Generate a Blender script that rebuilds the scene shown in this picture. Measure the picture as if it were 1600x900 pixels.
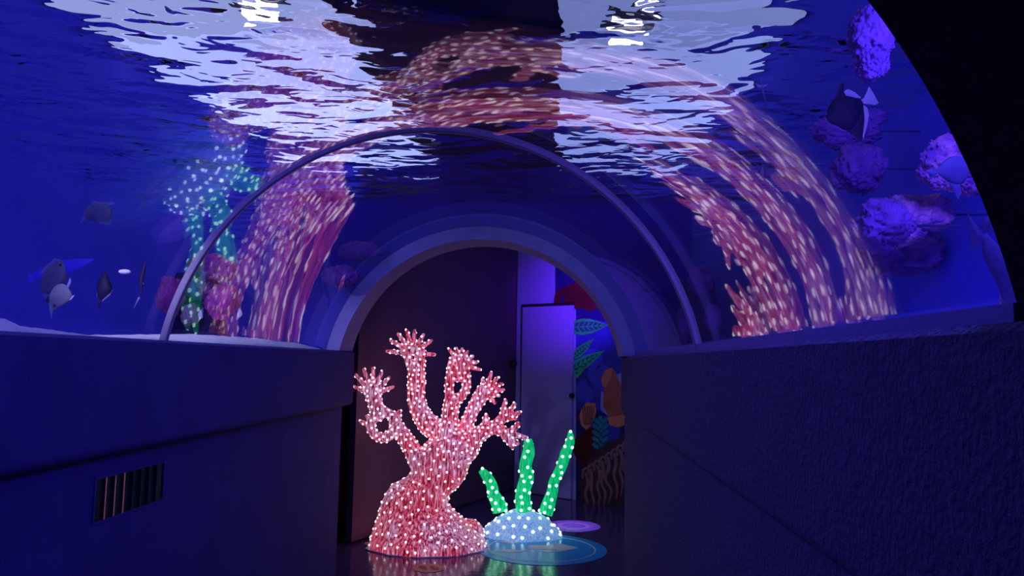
import bpy, bmesh, math, random
from mathutils import Vector, Matrix, noise
random.seed(7)
S = bpy.context.scene
COL = S.collection
for o in list(bpy.data.objects): bpy.data.objects.remove(o)

# ------------------------------------------------------------------ camera, world, exposure
F = 1200.0
PITCH, YAW, ROLL = 0.09604, 0.05434, 0.0175
CZ = 1.5
EYE = Vector((0, 0, CZ))
_f = Vector((-math.sin(YAW)*math.cos(PITCH), math.cos(YAW)*math.cos(PITCH), math.sin(PITCH)))
_r = Vector((math.cos(YAW), math.sin(YAW), 0))
_u = _r.cross(_f)
CR = _r*math.cos(ROLL) + _u*math.sin(ROLL)
CU = -_r*math.sin(ROLL) + _u*math.cos(ROLL)
CF = _f
cam_d = bpy.data.cameras.new('camera'); cam = bpy.data.objects.new('camera', cam_d); COL.objects.link(cam)
cam_d.sensor_width = 36; cam_d.lens = 36*F/1600; cam_d.clip_start = 0.02; cam_d.clip_end = 100
cam.matrix_world = Matrix(((CR.x, CU.x, -CF.x, 0), (CR.y, CU.y, -CF.y, 0), (CR.z, CU.z, -CF.z, CZ), (0, 0, 0, 1)))
S.camera = cam
S.view_settings.view_transform = 'Standard'; S.view_settings.look = 'None'
S.view_settings.exposure = 0.0; S.view_settings.gamma = 1.0; S.view_settings.use_curve_mapping = False
W = bpy.data.worlds.new('world'); S.world = W; W.use_nodes = True
W.node_tree.nodes['Background'].inputs[0].default_value = (0.01, 0.008, 0.05, 1)
W.node_tree.nodes['Background'].inputs[1].default_value = 0.2
try:
    S.cycles.use_denoising = True
    S.cycles.max_bounces = 14; S.cycles.transparent_max_bounces = 24
    S.cycles.transmission_bounces = 10; S.cycles.glossy_bounces = 8; S.cycles.diffuse_bounces = 4
    S.cycles.sample_clamp_indirect = 6.0
    S.cycles.caustics_refractive = True; S.cycles.caustics_reflective = True; S.cycles.blur_glossy = 0.3
except Exception: pass

def ray(px, py):
    return CF + CR*((px-800)/F) - CU*((py-450)/F)
def P(px, py, y):                      # the point of the place seen at a pixel, y metres down the tunnel
    d = ray(px, py); return EYE + d*(y/d.y)

def lamp(name, kind, loc, target, energy, color, **kw):
    l = bpy.data.lights.new(name, kind); l.energy = energy; l.color = color
    for k, v in kw.items(): setattr(l, k, v)
    o = bpy.data.objects.new(name, l); COL.objects.link(o); o.location = loc
    o.rotation_euler = (Vector(target)-Vector(loc)).to_track_quat('-Z', 'Y').to_euler()
    return o
lamp('violet_wall_spot', 'SPOT', (0.45, 6.9, 2.6), (0.40, 8.6, 2.30), 330, (0.20, 0.02, 1.0), spot_size=0.92, spot_blend=1.0, shadow_soft_size=0.05)
lamp('floor_projector', 'SPOT', (0.21, 7.3, 2.68), (0.21, 7.3, 0), 150, (0.27, 0.03, 1.0), spot_size=2*math.atan(0.255/2.68), spot_blend=0.15, shadow_soft_size=0.01)
lamp('tank_fill_left', 'SPOT', (-2.0, 1.15, 2.40), (-2.3, 5.4, 1.75), 80, (0.17, 0.14, 1.0), spot_size=0.9, spot_blend=1.0, shadow_soft_size=0.12)  # added blue fill under the water, out of view, to brighten the left tank
lamp('tank_fill_right', 'SPOT', (0.95, 1.1, 2.40), (1.25, 4.0, 1.6), 55, (0.17, 0.14, 1.0), spot_size=1.1, spot_blend=1.0, shadow_soft_size=0.12)  # added blue fill out of view, brightens the right tank
lamp('sand_fill', 'SPOT', (-1.95, 1.15, 2.40), (-1.58, 3.8, 1.6), 320, (0.72, 0.66, 1.0), spot_size=0.42, spot_blend=1.0, shadow_soft_size=0.08)  # added white fill, out of view, to whiten the left sand
lamp('sill_fill_left', 'AREA', (-2.1, 1.15, 2.42), (0.4, 3.0, 1.0), 16, (0.16, 0.11, 1.0), shape='RECTANGLE', size=1.0, size_y=0.2)  # added fill across the tunnel onto the right side wall
lamp('sill_fill_right', 'AREA', (1.0, 1.15, 2.42), (-1.3, 3.2, 1.1), 22, (0.16, 0.11, 1.0), shape='RECTANGLE', size=0.6, size_y=0.2)  # added fill across the tunnel onto the left side wall
lamp('mural_fill', 'AREA', (0.3, 6.3, 2.55), (0.35, 8.0, 1.2), 10, (0.26, 0.24, 1.0), shape='DISK', size=0.3)  # added unseen fill so the mural and back wall show their colours

# ------------------------------------------------------------------ materials
def mat(name): 
    m = bpy.data.materials.new(name); m.use_nodes = True
    nt = m.node_tree; nt.nodes.clear(); out = nt.nodes.new('ShaderNodeOutputMaterial')
    return m, nt, out
def N(nt, t, **kw):
    n = nt.nodes.new(t)
    for k, v in kw.items():
        if k.startswith('_'): setattr(n, k[1:], v)
        else: n.inputs[k.replace('__', ' ')].default_value = v
    return n
def paint(name, c1, c2=None, rough=0.6, scale=8, bump=0.0, bscale=60, stretch=(1, 1, 1), emit=None, estr=0.0, detail=4, spec=0.3, metal=0.0):
    m, nt, out = mat(name); L = nt.links.new
    b = N(nt, 'ShaderNodeBsdfPrincipled', Roughness=rough, Metallic=metal); b.inputs['Specular IOR Level'].default_value = spec
    tc = N(nt, 'ShaderNodeTexCoord'); mp = N(nt, 'ShaderNodeMapping', Scale=stretch); L(tc.outputs['Object'], mp.inputs[0])
    if c2:
        nz = N(nt, 'ShaderNodeTexNoise', Scale=scale, Detail=detail); L(mp.outputs[0], nz.inputs['Vector'])
        cr = N(nt, 'ShaderNodeValToRGB'); cr.color_ramp.elements[0].position = 0.35; cr.color_ramp.elements[1].position = 0.65
        cr.color_ramp.elements[0].color = (*c1, 1); cr.color_ramp.elements[1].color = (*c2, 1)
        L(nz.outputs['Fac'], cr.inputs[0]); L(cr.outputs[0], b.inputs['Base Color'])
    else: b.inputs['Base Color'].default_value = (*c1, 1)
    if bump:
        n2 = N(nt, 'ShaderNodeTexNoise', Scale=bscale, Detail=3); L(mp.outputs[0], n2.inputs['Vector'])
        bp = N(nt, 'ShaderNodeBump', Strength=bump, Distance=0.02); L(n2.outputs['Fac'], bp.inputs['Height']); L(bp.outputs[0], b.inputs['Normal'])
    if emit: b.inputs['Emission Color'].default_value = (*emit, 1); b.inputs['Emission Strength'].default_value = estr
    L(b.outputs[0], out.inputs[0]); return m
def glow(name, c, s):
    m, nt, out = mat(name); e = N(nt, 'ShaderNodeEmission', Color=(*c, 1), Strength=s); nt.links.new(e.outputs[0], out.inputs[0]); return m
def acrylic(name, f0=0.045, tint=(0.93, 0.94, 1.0), wav=0.0007):
    m, nt, out = mat(name); L = nt.links.new
    lw = N(nt, 'ShaderNodeLayerWeight', Blend=0.5)
    p = N(nt, 'ShaderNodeMath', _operation='POWER'); L(lw.outputs['Facing'], p.inputs[0]); p.inputs[1].default_value = 5
    ma = N(nt, 'ShaderNodeMath', _operation='MULTIPLY_ADD'); L(p.outputs[0], ma.inputs[0]); ma.inputs[1].default_value = 1-f0; ma.inputs[2].default_value = f0
    tr = N(nt, 'ShaderNodeBsdfTransparent', Color=(*tint, 1)); gl = N(nt, 'ShaderNodeBsdfGlossy', Roughness=0.02, Color=(0.95, 0.95, 1, 1))
    tc = N(nt, 'ShaderNodeTexCoord'); nz = N(nt, 'ShaderNodeTexNoise', Scale=3.0, Detail=2); L(tc.outputs['Object'], nz.inputs['Vector'])
    bp = N(nt, 'ShaderNodeBump', Strength=1.0, Distance=wav); L(nz.outputs['Fac'], bp.inputs['Height']); L(bp.outputs[0], gl.inputs['Normal'])
    mx = N(nt, 'ShaderNodeMixShader'); L(ma.outputs[0], mx.inputs[0]); L(tr.outputs[0], mx.inputs[1]); L(gl.outputs[0], mx.inputs[2])
    L(mx.outputs[0], out.inputs[0]); return m
def water_mat():
    m, nt, out = mat('rippled_water'); L = nt.links.new
    g = N(nt, 'ShaderNodeBsdfGlass', IOR=1.022, Roughness=0.0, Color=(0.9, 0.93, 1, 1))
    tc = N(nt, 'ShaderNodeTexCoord')
    mp = N(nt, 'ShaderNodeMapping', Scale=(1.0, 1.5, 1.0)); L(tc.outputs['Object'], mp.inputs[0])
    n1 = N(nt, 'ShaderNodeTexNoise', Scale=2.4, Detail=1, Distortion=0.8); L(mp.outputs[0], n1.inputs['Vector'])
    n2 = N(nt, 'ShaderNodeTexNoise', Scale=6.5, Detail=1, Distortion=1.0); L(mp.outputs[0], n2.inputs['Vector'])
    ad = N(nt, 'ShaderNodeMath', _operation='MULTIPLY_ADD'); L(n2.outputs['Fac'], ad.inputs[0]); ad.inputs[1].default_value = 0.2; L(n1.outputs['Fac'], ad.inputs[2])
    bp = N(nt, 'ShaderNodeBump', Strength=1.0, Distance=0.12); L(ad.outputs[0], bp.inputs['Height']); L(bp.outputs[0], g.inputs['Normal'])
    L(g.outputs[0], out.inputs[0]); return m
def strand_mat(name, dark, mid, pale, emit_s, alt=None):
    m, nt, out = mat(name); L = nt.links.new
    b = N(nt, 'ShaderNodeBsdfPrincipled', Roughness=0.3)
    tc = N(nt, 'ShaderNodeTexCoord'); mp = N(nt, 'ShaderNodeMapping', Scale=(1, 1, 0.16)); L(tc.outputs['Object'], mp.inputs[0])
    nz = N(nt, 'ShaderNodeTexNoise', Scale=75, Detail=3, Roughness=0.6); L(mp.outputs[0], nz.inputs['Vector'])
    def ramp(c):
        cr = N(nt, 'ShaderNodeValToRGB'); e = cr.color_ramp.elements
        e[0].position = 0.36; e[0].color = (*c[0], 1); e[1].position = 0.66; e[1].color = (*c[2], 1)
        k = e.new(0.5); k.color = (*c[1], 1); L(nz.outputs['Fac'], cr.inputs[0]); return cr.outputs[0]
    col = ramp((dark, mid, pale))
    if alt:
        n2 = N(nt, 'ShaderNodeTexNoise', Scale=3.2, Detail=2); L(tc.outputs['Object'], n2.inputs['Vector'])
        r2 = N(nt, 'ShaderNodeMapRange'); r2.inputs[1].default_value = 0.47; r2.inputs[2].default_value = 0.62; L(n2.outputs['Fac'], r2.inputs[0])
        mx = N(nt, 'ShaderNodeMix', _data_type='RGBA'); L(r2.outputs[0], mx.inputs[0]); L(col, mx.inputs[6]); L(ramp(alt), mx.inputs[7]); col = mx.outputs[2]
    L(col, b.inputs['Base Color']); L(col, b.inputs['Emission Color'])
    b.inputs['Emission Strength'].default_value = emit_s
    bp = N(nt, 'ShaderNodeBump', Strength=0.6, Distance=0.01); L(nz.outputs['Fac'], bp.inputs['Height']); L(bp.outputs[0], b.inputs['Normal'])
    L(b.outputs[0], out.inputs[0]); return m

M = {}
M['sill'] = paint('blue_grey_render', (0.05, 0.04, 0.25), (0.064, 0.05, 0.30), 0.75, 5, 0.25, 130)
M['sill_right'] = paint('rough_grey_render', (0.06, 0.046, 0.19), (0.085, 0.062, 0.25), 0.8, 30, 0.6, 90)
M['black'] = paint('black_carpet', (0.012, 0.011, 0.02), (0.02, 0.018, 0.03), 0.95, 60, 0.3, 220, spec=0.05)
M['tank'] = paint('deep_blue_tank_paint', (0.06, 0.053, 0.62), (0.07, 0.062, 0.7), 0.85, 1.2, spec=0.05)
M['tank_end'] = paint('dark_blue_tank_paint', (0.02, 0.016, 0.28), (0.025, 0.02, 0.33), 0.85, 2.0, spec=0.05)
M['soffit'] = paint('dark_ceiling', (0.01, 0.009, 0.05), None, 0.9)
M['arch'] = paint('lavender_arch_paint', (0.33, 0.31, 0.62), (0.38, 0.36, 0.68), 0.6, 6, 0.1, 40)
M['ring'] = paint('grey_joint_sealant', (0.28, 0.24, 0.34), None, 0.35, spec=0.4)
M['floor'] = paint('dark_vinyl_floor', (0.085, 0.06, 0.17), (0.10, 0.07, 0.19), 0.14, 3, 0.04, 25, spec=0.5)
M['plum'] = paint('dark_plum_wall', (0.11, 0.055, 0.11), (0.12, 0.062, 0.12), 0.55, 3)
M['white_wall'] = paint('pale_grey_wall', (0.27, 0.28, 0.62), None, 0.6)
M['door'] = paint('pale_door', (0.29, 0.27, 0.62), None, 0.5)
M['dark'] = paint('near_black', (0.012, 0.011, 0.02), None, 0.5)
M['sand'] = paint('white_sand', (0.85, 0.82, 0.88), (0.74, 0.70, 0.80), 0.9, 40, 0.8, 180)
M['curb'] = paint('frosted_curb', (0.14, 0.13, 0.55), None, 0.4)
M['water'] = water_mat()
M['acrylic'] = acrylic('clear_acrylic')

# ------------------------------------------------------------------ mesh helpers
def tagset(o, label=None, cat=None, group=None, kind=None):
    if label: o['label'] = label
    if cat: o['category'] = cat
    if group: o['group'] = group
    if kind: o['kind'] = kind
    return o
def root_of(o):
    v = Vector((0, 0, 0))
    while o is not None: v = v + o.location; o = o.parent
    return v
def obj(name, V, Fc, m, parent=None, smooth=False, loc=None, mats=None, midx=None):
    """V are world coordinates; loc (or the parent) is the origin."""
    base = root_of(parent) if parent else Vector((0, 0, 0))
    org = Vector(loc) if loc is not None else (base if parent else Vector((0, 0, 0)))
    me = bpy.data.meshes.new(name); me.from_pydata([tuple(Vector(v)-org) for v in V], [], Fc)
    for mm in (mats or [m]): me.materials.append(mm)
    if midx: me.polygons.foreach_set('material_index', midx)
    if smooth: me.polygons.foreach_set('use_smooth', [True]*len(me.polygons))
    me.update()
    bm = bmesh.new(); bm.from_mesh(me); bmesh.ops.recalc_face_normals(bm, faces=bm.faces); bm.to_mesh(me); bm.free()
    o = bpy.data.objects.new(name, me); COL.objects.link(o); o.location = org-base
    if parent: o.parent = parent
    return o
def thing(name, loc, label, cat, group=None):
    o = bpy.data.objects.new(name, None); COL.objects.link(o); o.location = loc; o.empty_display_size = 0.05
    return tagset(o, label, cat, group)
def struct(name, V, Fc, m, parent=None, **kw):
    o = obj(name, V, Fc, m, parent, **kw)
    if not parent: o['kind'] = 'structure'
    return o
def box(x0, x1, y0, y1, z0, z1):
    V = [(x, y, z) for z in (z0, z1) for y in (y0, y1) for x in (x0, x1)]
    return V, [(0, 2, 3, 1), (4, 5, 7, 6), (0, 1, 5, 4), (2, 6, 7, 3), (0, 4, 6, 2), (1, 3, 7, 5)]
def join(*parts):
    V = []; Fc = []
    for v, f in parts:
        b = len(V); V += list(v); Fc += [tuple(i+b for i in q) for q in f]
    return V, Fc
def extrude_y(prof, y0, y1, closed=True):
    n = len(prof); V = [(x, y0, z) for x, z in prof]+[(x, y1, z) for x, z in prof]
    Fc = [(i, (i+1) % n, n+(i+1) % n, n+i) for i in range(n)] + [tuple(range(n))[::-1], tuple(range(n, 2*n))]
    return V, Fc
def obox(c, ax, ay, az, hx, hy, hz):
    c = Vector(c); V = [c+ax*sx*hx+ay*sy*hy+az*sz*hz for sz in (-1, 1) for sy in (-1, 1) for sx in (-1, 1)]
    return V, [(0, 2, 3, 1), (4, 5, 7, 6), (0, 1, 5, 4), (2, 6, 7, 3), (0, 4, 6, 2), (1, 3, 7, 5)]
def sphere(c, r, nu=10, nv=7, sc=(1, 1, 1)):
    c = Vector(c); V = [c+Vector((0, 0, r*sc[2]))]; Fc = []
    for j in range(1, nv):
        t = math.pi*j/nv
        for i in range(nu):
            a = 2*math.pi*i/nu; V.append(c+Vector((r*sc[0]*math.sin(t)*math.cos(a), r*sc[1]*math.sin(t)*math.sin(a), r*sc[2]*math.cos(t))))
    V.append(c-Vector((0, 0, r*sc[2])))
    for i in range(nu): Fc.append((0, 1+i, 1+(i+1) % nu))
    for j in range(nv-2):
        for i in range(nu):
            a = 1+j*nu+i; b = 1+j*nu+(i+1) % nu; Fc.append((a, a+nu, b+nu, b))
    e = len(V)-1; s = 1+(nv-2)*nu
    for i in range(nu): Fc.append((e, s+(i+1) % nu, s+i))
    return V, Fc
def tube(pts, rads, n=10, cap=True):
    pts = [Vector(p) for p in pts]; V = []; Fc = []; up = None
    for k, p in enumerate(pts):
        t = (pts[min(k+1, len(pts)-1)]-pts[max(k-1, 0)]).normalized()
        if up is None: up = Vector((0, 1, 0)) if abs(t.y) < 0.8 else Vector((1, 0, 0))
        a = t.cross(up).normalized(); up = a.cross(t).normalized()
        for i in range(n):
            q = 2*math.pi*i/n; V.append(p+(a*math.cos(q)+up*math.sin(q))*rads[k])
    for k in range(len(pts)-1):
        for i in range(n):
            a = k*n+i; b = k*n+(i+1) % n; Fc.append((a, b, b+n, a+n))
    if cap: Fc += [tuple(range(n))[::-1], tuple(range((len(pts)-1)*n, len(pts)*n))]
    return V, Fc
def smooth_path(pts, rads, k=5):
    out = []; rr = []; n = len(pts); pts = [Vector(p) for p in pts]
    for i in range(n-1):
        p0 = pts[max(i-1, 0)]; p1 = pts[i]; p2 = pts[i+1]; p3 = pts[min(i+2, n-1)]
        for j in range(k):
            t = j/k
            out.append(0.5*((2*p1)+(p2-p0)*t+(2*p0-5*p1+4*p2-p3)*t*t+(3*p1-p0-3*p2+p3)*t**3)); rr.append(rads[i]*(1-t)+rads[i+1]*t)
    out.append(pts[-1]); rr.append(rads[-1]); return out, rr

# ------------------------------------------------------------------ the setting
CX, TZ, R = -0.476, CZ-0.1435, 1.031         # tunnel circle
ZS, ZSL, ZSR = 1.551, 1.556, 1.551            # top of the side walls
YN, YR, YF, YE = 0.908, 2.88, 4.995, 5.33    # portal edge, joint ring, far arch, end of corridor
RI = 0.946
XL, XR = -1.385, 0.470                       # wall faces
WZ = 2.55                                    # water level
TL, TR, TE = -2.94, 1.42, 8.5                # tank walls
A0 = math.asin((ZS-TZ)/R)
def arc(r, z=ZS, n=72):
    a0 = math.asin((z-TZ)/r); return [(CX+r*math.cos(a0+(math.pi-2*a0)*i/n), TZ+r*math.sin(a0+(math.pi-2*a0)*i/n)) for i in range(n+1)]
def vault(r0, r1, y0, y1, z=ZS, n=72):
    a = arc(r0, z, n); b = arc(r1, z, n)
    return extrude_strip(a, b, y0, y1)
def extrude_strip(a, b, y0, y1):
    n = len(a); V = [(x, y0, z) for x, z in a]+[(x, y0, z) for x, z in b]+[(x, y1, z) for x, z in a]+[(x, y1, z) for x, z in b]
    Fc = []
    for i in range(n-1):
        Fc += [(i, i+1, n+i+1, n+i), (2*n+i, 3*n+i, 3*n+i+1, 2*n+i+1), (i, 2*n+i, 2*n+i+1, i+1), (n+i, n+i+1, 3*n+i+1, 3*n+i)]
    Fc += [(0, n, 3*n, 2*n), (n-1, 3*n-1, 4*n-1, 2*n-1)]
    return V, Fc
def flat_shade_by_angle(o, deg=35):
    me = o.data
    me.polygons.foreach_set('use_smooth', [True]*len(me.polygons))
    bm = bmesh.new(); bm.from_mesh(me)
    for e in bm.edges: e.smooth = not (len(e.link_faces) == 2 and e.calc_face_angle(0) > math.radians(deg))
    bm.to_mesh(me); bm.free()

struct('floor', *box(-3.2, 2.2, -2.2, 10.0, -0.1, 0.0), M['floor'])
# left side wall: upper band overhangs a recessed lower face, with a rounded lower lip
def lip(xf, xl, s, xo, zg, zt):
    pr = [(xo, zt), (xf+s*0.012, zt), (xf, zt-0.01), (xf, zg+0.035)]
    for k in range(1, 6):
        t = k/5*math.pi/2; pr.append((xf+s*0.035*(1-math.cos(t)), zg+0.035*(1-math.sin(t))))
    pr += [(xl, zg+0.002), (xl, 0), (xo, 0)]
    return pr
wl = struct('wall_left', *extrude_y(lip(XL, -1.461, -1, -1.62, 1.182, ZSL), -2.0, YE), M['sill']); flat_shade_by_angle(wl, 25)
wr = struct('wall_right', *extrude_y(lip(XR, 0.497, 1, 0.62, 1.163, ZSR), -2.0, YE), M['sill_right']); flat_shade_by_angle(wr, 25)
struct('wall_back', *box(-3.2, 2.2, -2.1, -2.0, 0, 3.6), M['black'])
pv = struct('trim_1', *vault(R, 1.22, -2.0, YN, ZS), M['black']); flat_shade_by_angle(pv)
# acrylic vault, two panels meeting at the joint ring (40 mm thick)
def glass_vault(y0, y1):
    a = arc(R); b = arc(R+0.04); n = len(a)
    V = [(x, y0, z) for x, z in a]+[(x, y1, z) for x, z in a]+[(x, y0, z) for x, z in b]+[(x, y1, z) for x, z in b]
    Fc = []
    for i in range(n-1): Fc += [(i, i+1, n+i+1, n+i), (2*n+i, 3*n+i, 3*n+i+1, 2*n+i+1)]
    return V, Fc
for i, (a, b) in enumerate(((YN, YR), (YR, YF+0.02))):
    struct('window_%d' % (i+1), *glass_vault(a, b), M['acrylic'], smooth=True)
ringp = [(R-0.006, -0.011), (R-0.010, -0.006), (R-0.010, 0.006), (R-0.006, 0.011), (R+0.018, 0.012), (R+0.018, -0.012)]
V = []; Fc = []; nn = 72
a0 = A0
for i in range(nn+1):
    t = a0+(math.pi-2*a0)*i/nn
    for r, y in ringp: V.append((CX+r*math.cos(t), YR+y, TZ+r*math.sin(t)))
for i in range(nn):
    for k in range(6): Fc.append((i*6+k, i*6+(k+1) % 6, (i+1)*6+(k+1) % 6, (i+1)*6+k))
Fc += [tuple(range(6)), tuple(range(nn*6, nn*6+6))]
o = struct('trim_2', V, Fc, M['ring']); flat_shade_by_angle(o, 40)
o = struct('trim_3', *vault(RI, R, YF, YE, ZS), M['arch']); flat_shade_by_angle(o, 40)
struct('trim_4', *box(XR+0.057, 0.56, YN, YF, ZSR, ZSR+0.027), M['curb'])
# tank shell
a = arc(R+0.0, ZS); PX0, PX1 = -1.78, 0.90
outer = []
for x, z in a:
    dx, dz = x-CX, z-ZS+0.001
    s = min(((PX1-CX) if dx > 0 else (CX-PX0))/max(abs(dx), 1e-6), (WZ+0.03-ZS)/max(dz, 1e-6)); outer.append((CX+dx*s, ZS+dz*s))
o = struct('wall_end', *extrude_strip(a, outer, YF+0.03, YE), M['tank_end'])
struct('wall_end_lower', *join(box(PX0, -1.6, YF+0.05, YE, 0, ZS+0.01), box(0.6, PX1, YF+0.05, YE, 0, ZS+0.01)), M['dark'])
struct('wall_tank_left', *box(TL-0.1, TL, 0.7, TE+0.1, 0.8, 3.5), M['tank'])
struct('wall_tank_right', *box(TR, TR+0.1, 0.7, TE+0.1, 0.8, 3.5), M['tank'])
struct('wall_tank_far_left', *box(TL, PX0, TE, TE+0.1, 0.8, 3.5), M['tank'])
struct('wall_tank_far_right', *box(PX1, TR, TE, TE+0.1, 0.8, 3.5), M['tank'])
def slope_wall(x0, x1):
    pr = [(YE, 0), (10.0, 0), (10.0, 3.12), (YE, 2.56)]
    V = [(x0, y, z) for y, z in pr]+[(x1, y, z) for y, z in pr]
    return V, [(0, 1, 2, 3), (7, 6, 5, 4)]+[(i, (i+1) % 4, 4+(i+1) % 4, 4+i) for i in range(4)]
struct('wall_room_left', *slope_wall(PX0, PX0+0.05), M['dark'])
struct('wall_room_right', *slope_wall(PX1-0.05, PX1), M['dark'])
struct('wall_tank_near', *join(box(TL, CX-1.2, YN-0.2, YN-0.1, 0.8, 3.5), box(CX+1.2, TR, YN-0.2, YN-0.1, 0.8, 3.5), box(CX-1.2, CX+1.2, YN-0.2, YN-0.1, TZ+1.2, 3.5)), M['black'])
struct('ceiling_tank', *box(TL-0.1, TR+0.1, 0.6, TE+0.1, 3.46, 3.56), M['soffit'])
V = [(x, y, z+dz) for dz in (0, .05) for x in (PX0, PX1) for y, z in ((YE, 2.56), (10.0, 3.12))]
struct('ceiling_room', V, [(0, 1, 3, 2), (4, 6, 7, 5), (0, 2, 6, 4), (1, 5, 7, 3), (0, 4, 5, 1), (2, 3, 7, 6)], M['dark'])
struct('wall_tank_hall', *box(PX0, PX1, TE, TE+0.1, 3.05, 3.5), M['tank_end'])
struct('ceiling_corridor', *box(TL-0.1, TR+0.1, -2.0, 0.6, 3.0, 3.1), M['dark'])
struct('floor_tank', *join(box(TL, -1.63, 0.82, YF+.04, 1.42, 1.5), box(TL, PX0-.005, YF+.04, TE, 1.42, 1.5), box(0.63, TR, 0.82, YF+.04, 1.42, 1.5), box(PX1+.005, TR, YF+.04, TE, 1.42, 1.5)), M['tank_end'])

def grid(x0, x1, y0, y1, nx, ny, h):
    V = [(x0+(x1-x0)*i/nx, y0+(y1-y0)*j/ny, 0) for j in range(ny+1) for i in range(nx+1)]
    V = [(x, y, h(x, y)) for x, y, _ in V]
    return V, [(j*(nx+1)+i, j*(nx+1)+i+1, (j+1)*(nx+1)+i+1, (j+1)*(nx+1)+i) for j in range(ny) for i in range(nx)]
def sand_h(x, y):
    h = ZS+0.02+0.012*noise.noise((x*3, y*2, 0))+0.005*noise.noise((x*22, y*22, 4))+0.003*noise.noise((x*60, y*60, 9))
    if x < 0:
        e = math.exp(-((y-3.75)/0.75)**2)+0.5*math.exp(-((y-4.7)/0.3)**2); h += 0.034*e*math.exp(-((x+1.55)/0.5)**2)
        h += 0.022*math.exp(-((y-2.14)/0.05)**2-((x+1.6)/0.1)**2)
        h -= 0.012*math.exp(-((y-2.75)/0.3)**2)
        edge = (-1.522-x)/0.075
        if edge < 1: h = ZSL+0.001+max(0.0, h-ZSL-0.001)*max(0, edge)**0.6
    return h
o = obj('sand_bed', *join(grid(TL+.004, -1.68, YN, YF+.02, 50, 240, sand_h), grid(-1.68, -1.522, YN, YF+.02, 24, 460, sand_h), grid(TL+.004, PX0-.005, YF+.03, TE-.004, 50, 150, sand_h)), M['sand'], smooth=True)
tagset(o, 'white sand heaped along the left side of the tunnel, behind the acrylic', 'sand', kind='stuff')
o = obj('sand_bed', *join(grid(0.58, TR, YN, YF+.02, 50, 220, lambda x, y: sand_h(x, y)-0.008), grid(PX1+.005, TR, YF+.03, TE, 30, 120, lambda x, y: sand_h(x, y)-0.008)), M['sand'], smooth=True)
tagset(o, 'pale sand on the tank bottom along the right side of the tunnel', 'sand', kind='stuff')
wv = lambda x, y: WZ+0.012*noise.noise((x*1.6, y*2.0, 2))
wt = join(grid(TL, TR, YN-0.1, YF+0.02, 90, 90, wv), grid(TL, PX0, YF+0.03, TE, 30, 70, wv), grid(PX1, TR, YF+0.03, TE, 20, 70, wv))
o = obj('water_surface', *wt, M['water'], smooth=True)
tagset(o, 'rippled water surface seen from below above the acrylic tunnel', 'water', kind='stuff')

# luminous ceiling over the tank: diffuser panels in two rows
def light_panel(x0, x1, y0, y1, s, c, label):
    t = thing('ceiling_light', ((x0+x1)/2, (y0+y1)/2, 3.46), label, 'ceiling light', 'light panels over the water')
    obj('diffuser', *box(x0+.01, x1-.01, y0+.01, y1-.01, 3.405, 3.425), glow('panel_light', c, s), t)
    obj('frame', *box(x0, x1, y0, y1, 3.426, 3.458), M['soffit'], t)
rows = [('left', -2.90, -1.35, (0.75, 0.8, 1.2, 1.7, 1.7), (0.5, 0.56, 1.0)), ('right', 0.02, 1.40, (0.55, 0.6, 0.9, 1.35, 1.35), (0.4, 0.48, 1.0))]  # strengths rise towards the far end to imitate a light gradient on the ceiling
ys = [1.0, 3.4, 4.7, 5.9, 7.2, 8.45]; wd = ['nearest the camera', 'second from the camera', 'in the middle of its row', 'second from the far end', 'at the far end']
for nm, x0, x1, ss, c in rows:
    for k in range(5): light_panel(x0, x1, ys[k], ys[k+1], ss[k], c, 'glowing %s light panel over the rippled water, %s' % ('left-hand' if nm == 'left' else 'right-hand', wd[k]))
def tube_light(c, label):
    t = thing('tube_light', c, label, 'lamp', 'bright lamps over the water')
    obj('tube', *tube([Vector(c)+Vector((-0.1, 0, 0)), Vector(c)+Vector((0.1, 0, 0))], [0.028, 0.028], 12), glow('tube_glow', (0.9, 0.85, 1.0), 14), t)
    obj('housing', *box(c[0]-.16, c[0]+.16, c[1]-.06, c[1]+.06, c[2]+.05, c[2]+.09), M['dark'], t)
tube_light((0.40, 4.25, 3.28), 'dazzling white lamp glinting through the ripples right of the top centre')
tube_light((-1.62, 3.95, 3.28), 'dazzling white lamp glinting through the ripples at the top left')

# ------------------------------------------------------------------ the far room: walls, door, mural
BE = Vector((0.8, -0.6, 0)); BN = Vector((-0.6, -0.8, 0)); B0 = Vector((-0.436, 9.2, 0)); UP = Vector((0, 0, 1))
def on_back(px, py, off=0.0):          # point of the back wall plane seen at a pixel, off metres in front of it
    d = ray(px, py); t = (B0+BN*off-EYE).dot(BN)/d.dot(BN); return EYE+d*t
def slab(p0, e, n, length, thick, z0, z1):
    p = [p0, p0+e*length, p0+e*length-n*thick, p0-n*thick]
    V = [q+UP*z0 for q in p]+[q+UP*z1 for q in p]
    return V, [(3, 2, 1, 0), (4, 5, 6, 7)]+[(i, (i+1) % 4, 4+(i+1) % 4, 4+i) for i in range(4)]
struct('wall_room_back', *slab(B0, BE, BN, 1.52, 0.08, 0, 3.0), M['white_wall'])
DA = Vector((-1.615, 6.335, 0)); DB = Vector((-0.45, 9.2, 0)); DE = (DB-DA).normalized(); DN = Vector((DE.y, -DE.x, 0))
struct('wall_room_dark', *slab(DA, DE, DN, (DB-DA).length+0.02, 0.06, 0.02, 2.98), M['plum'])
o = obj('round_knob', *join(sphere(DB-DE*0.12+DN*0.035+UP*1.48, 0.045, 14, 9), tube([DB-DE*0.12+UP*1.48-DN*0.02, DB-DE*0.12+DN*0.03+UP*1.48], [0.02, 0.02], 10)), M['dark'], smooth=True, loc=DB-DE*0.12+UP*1.48)
tagset(o, 'small black knob on the end of the dark plum wall beside the pale door', 'knob')
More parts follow.
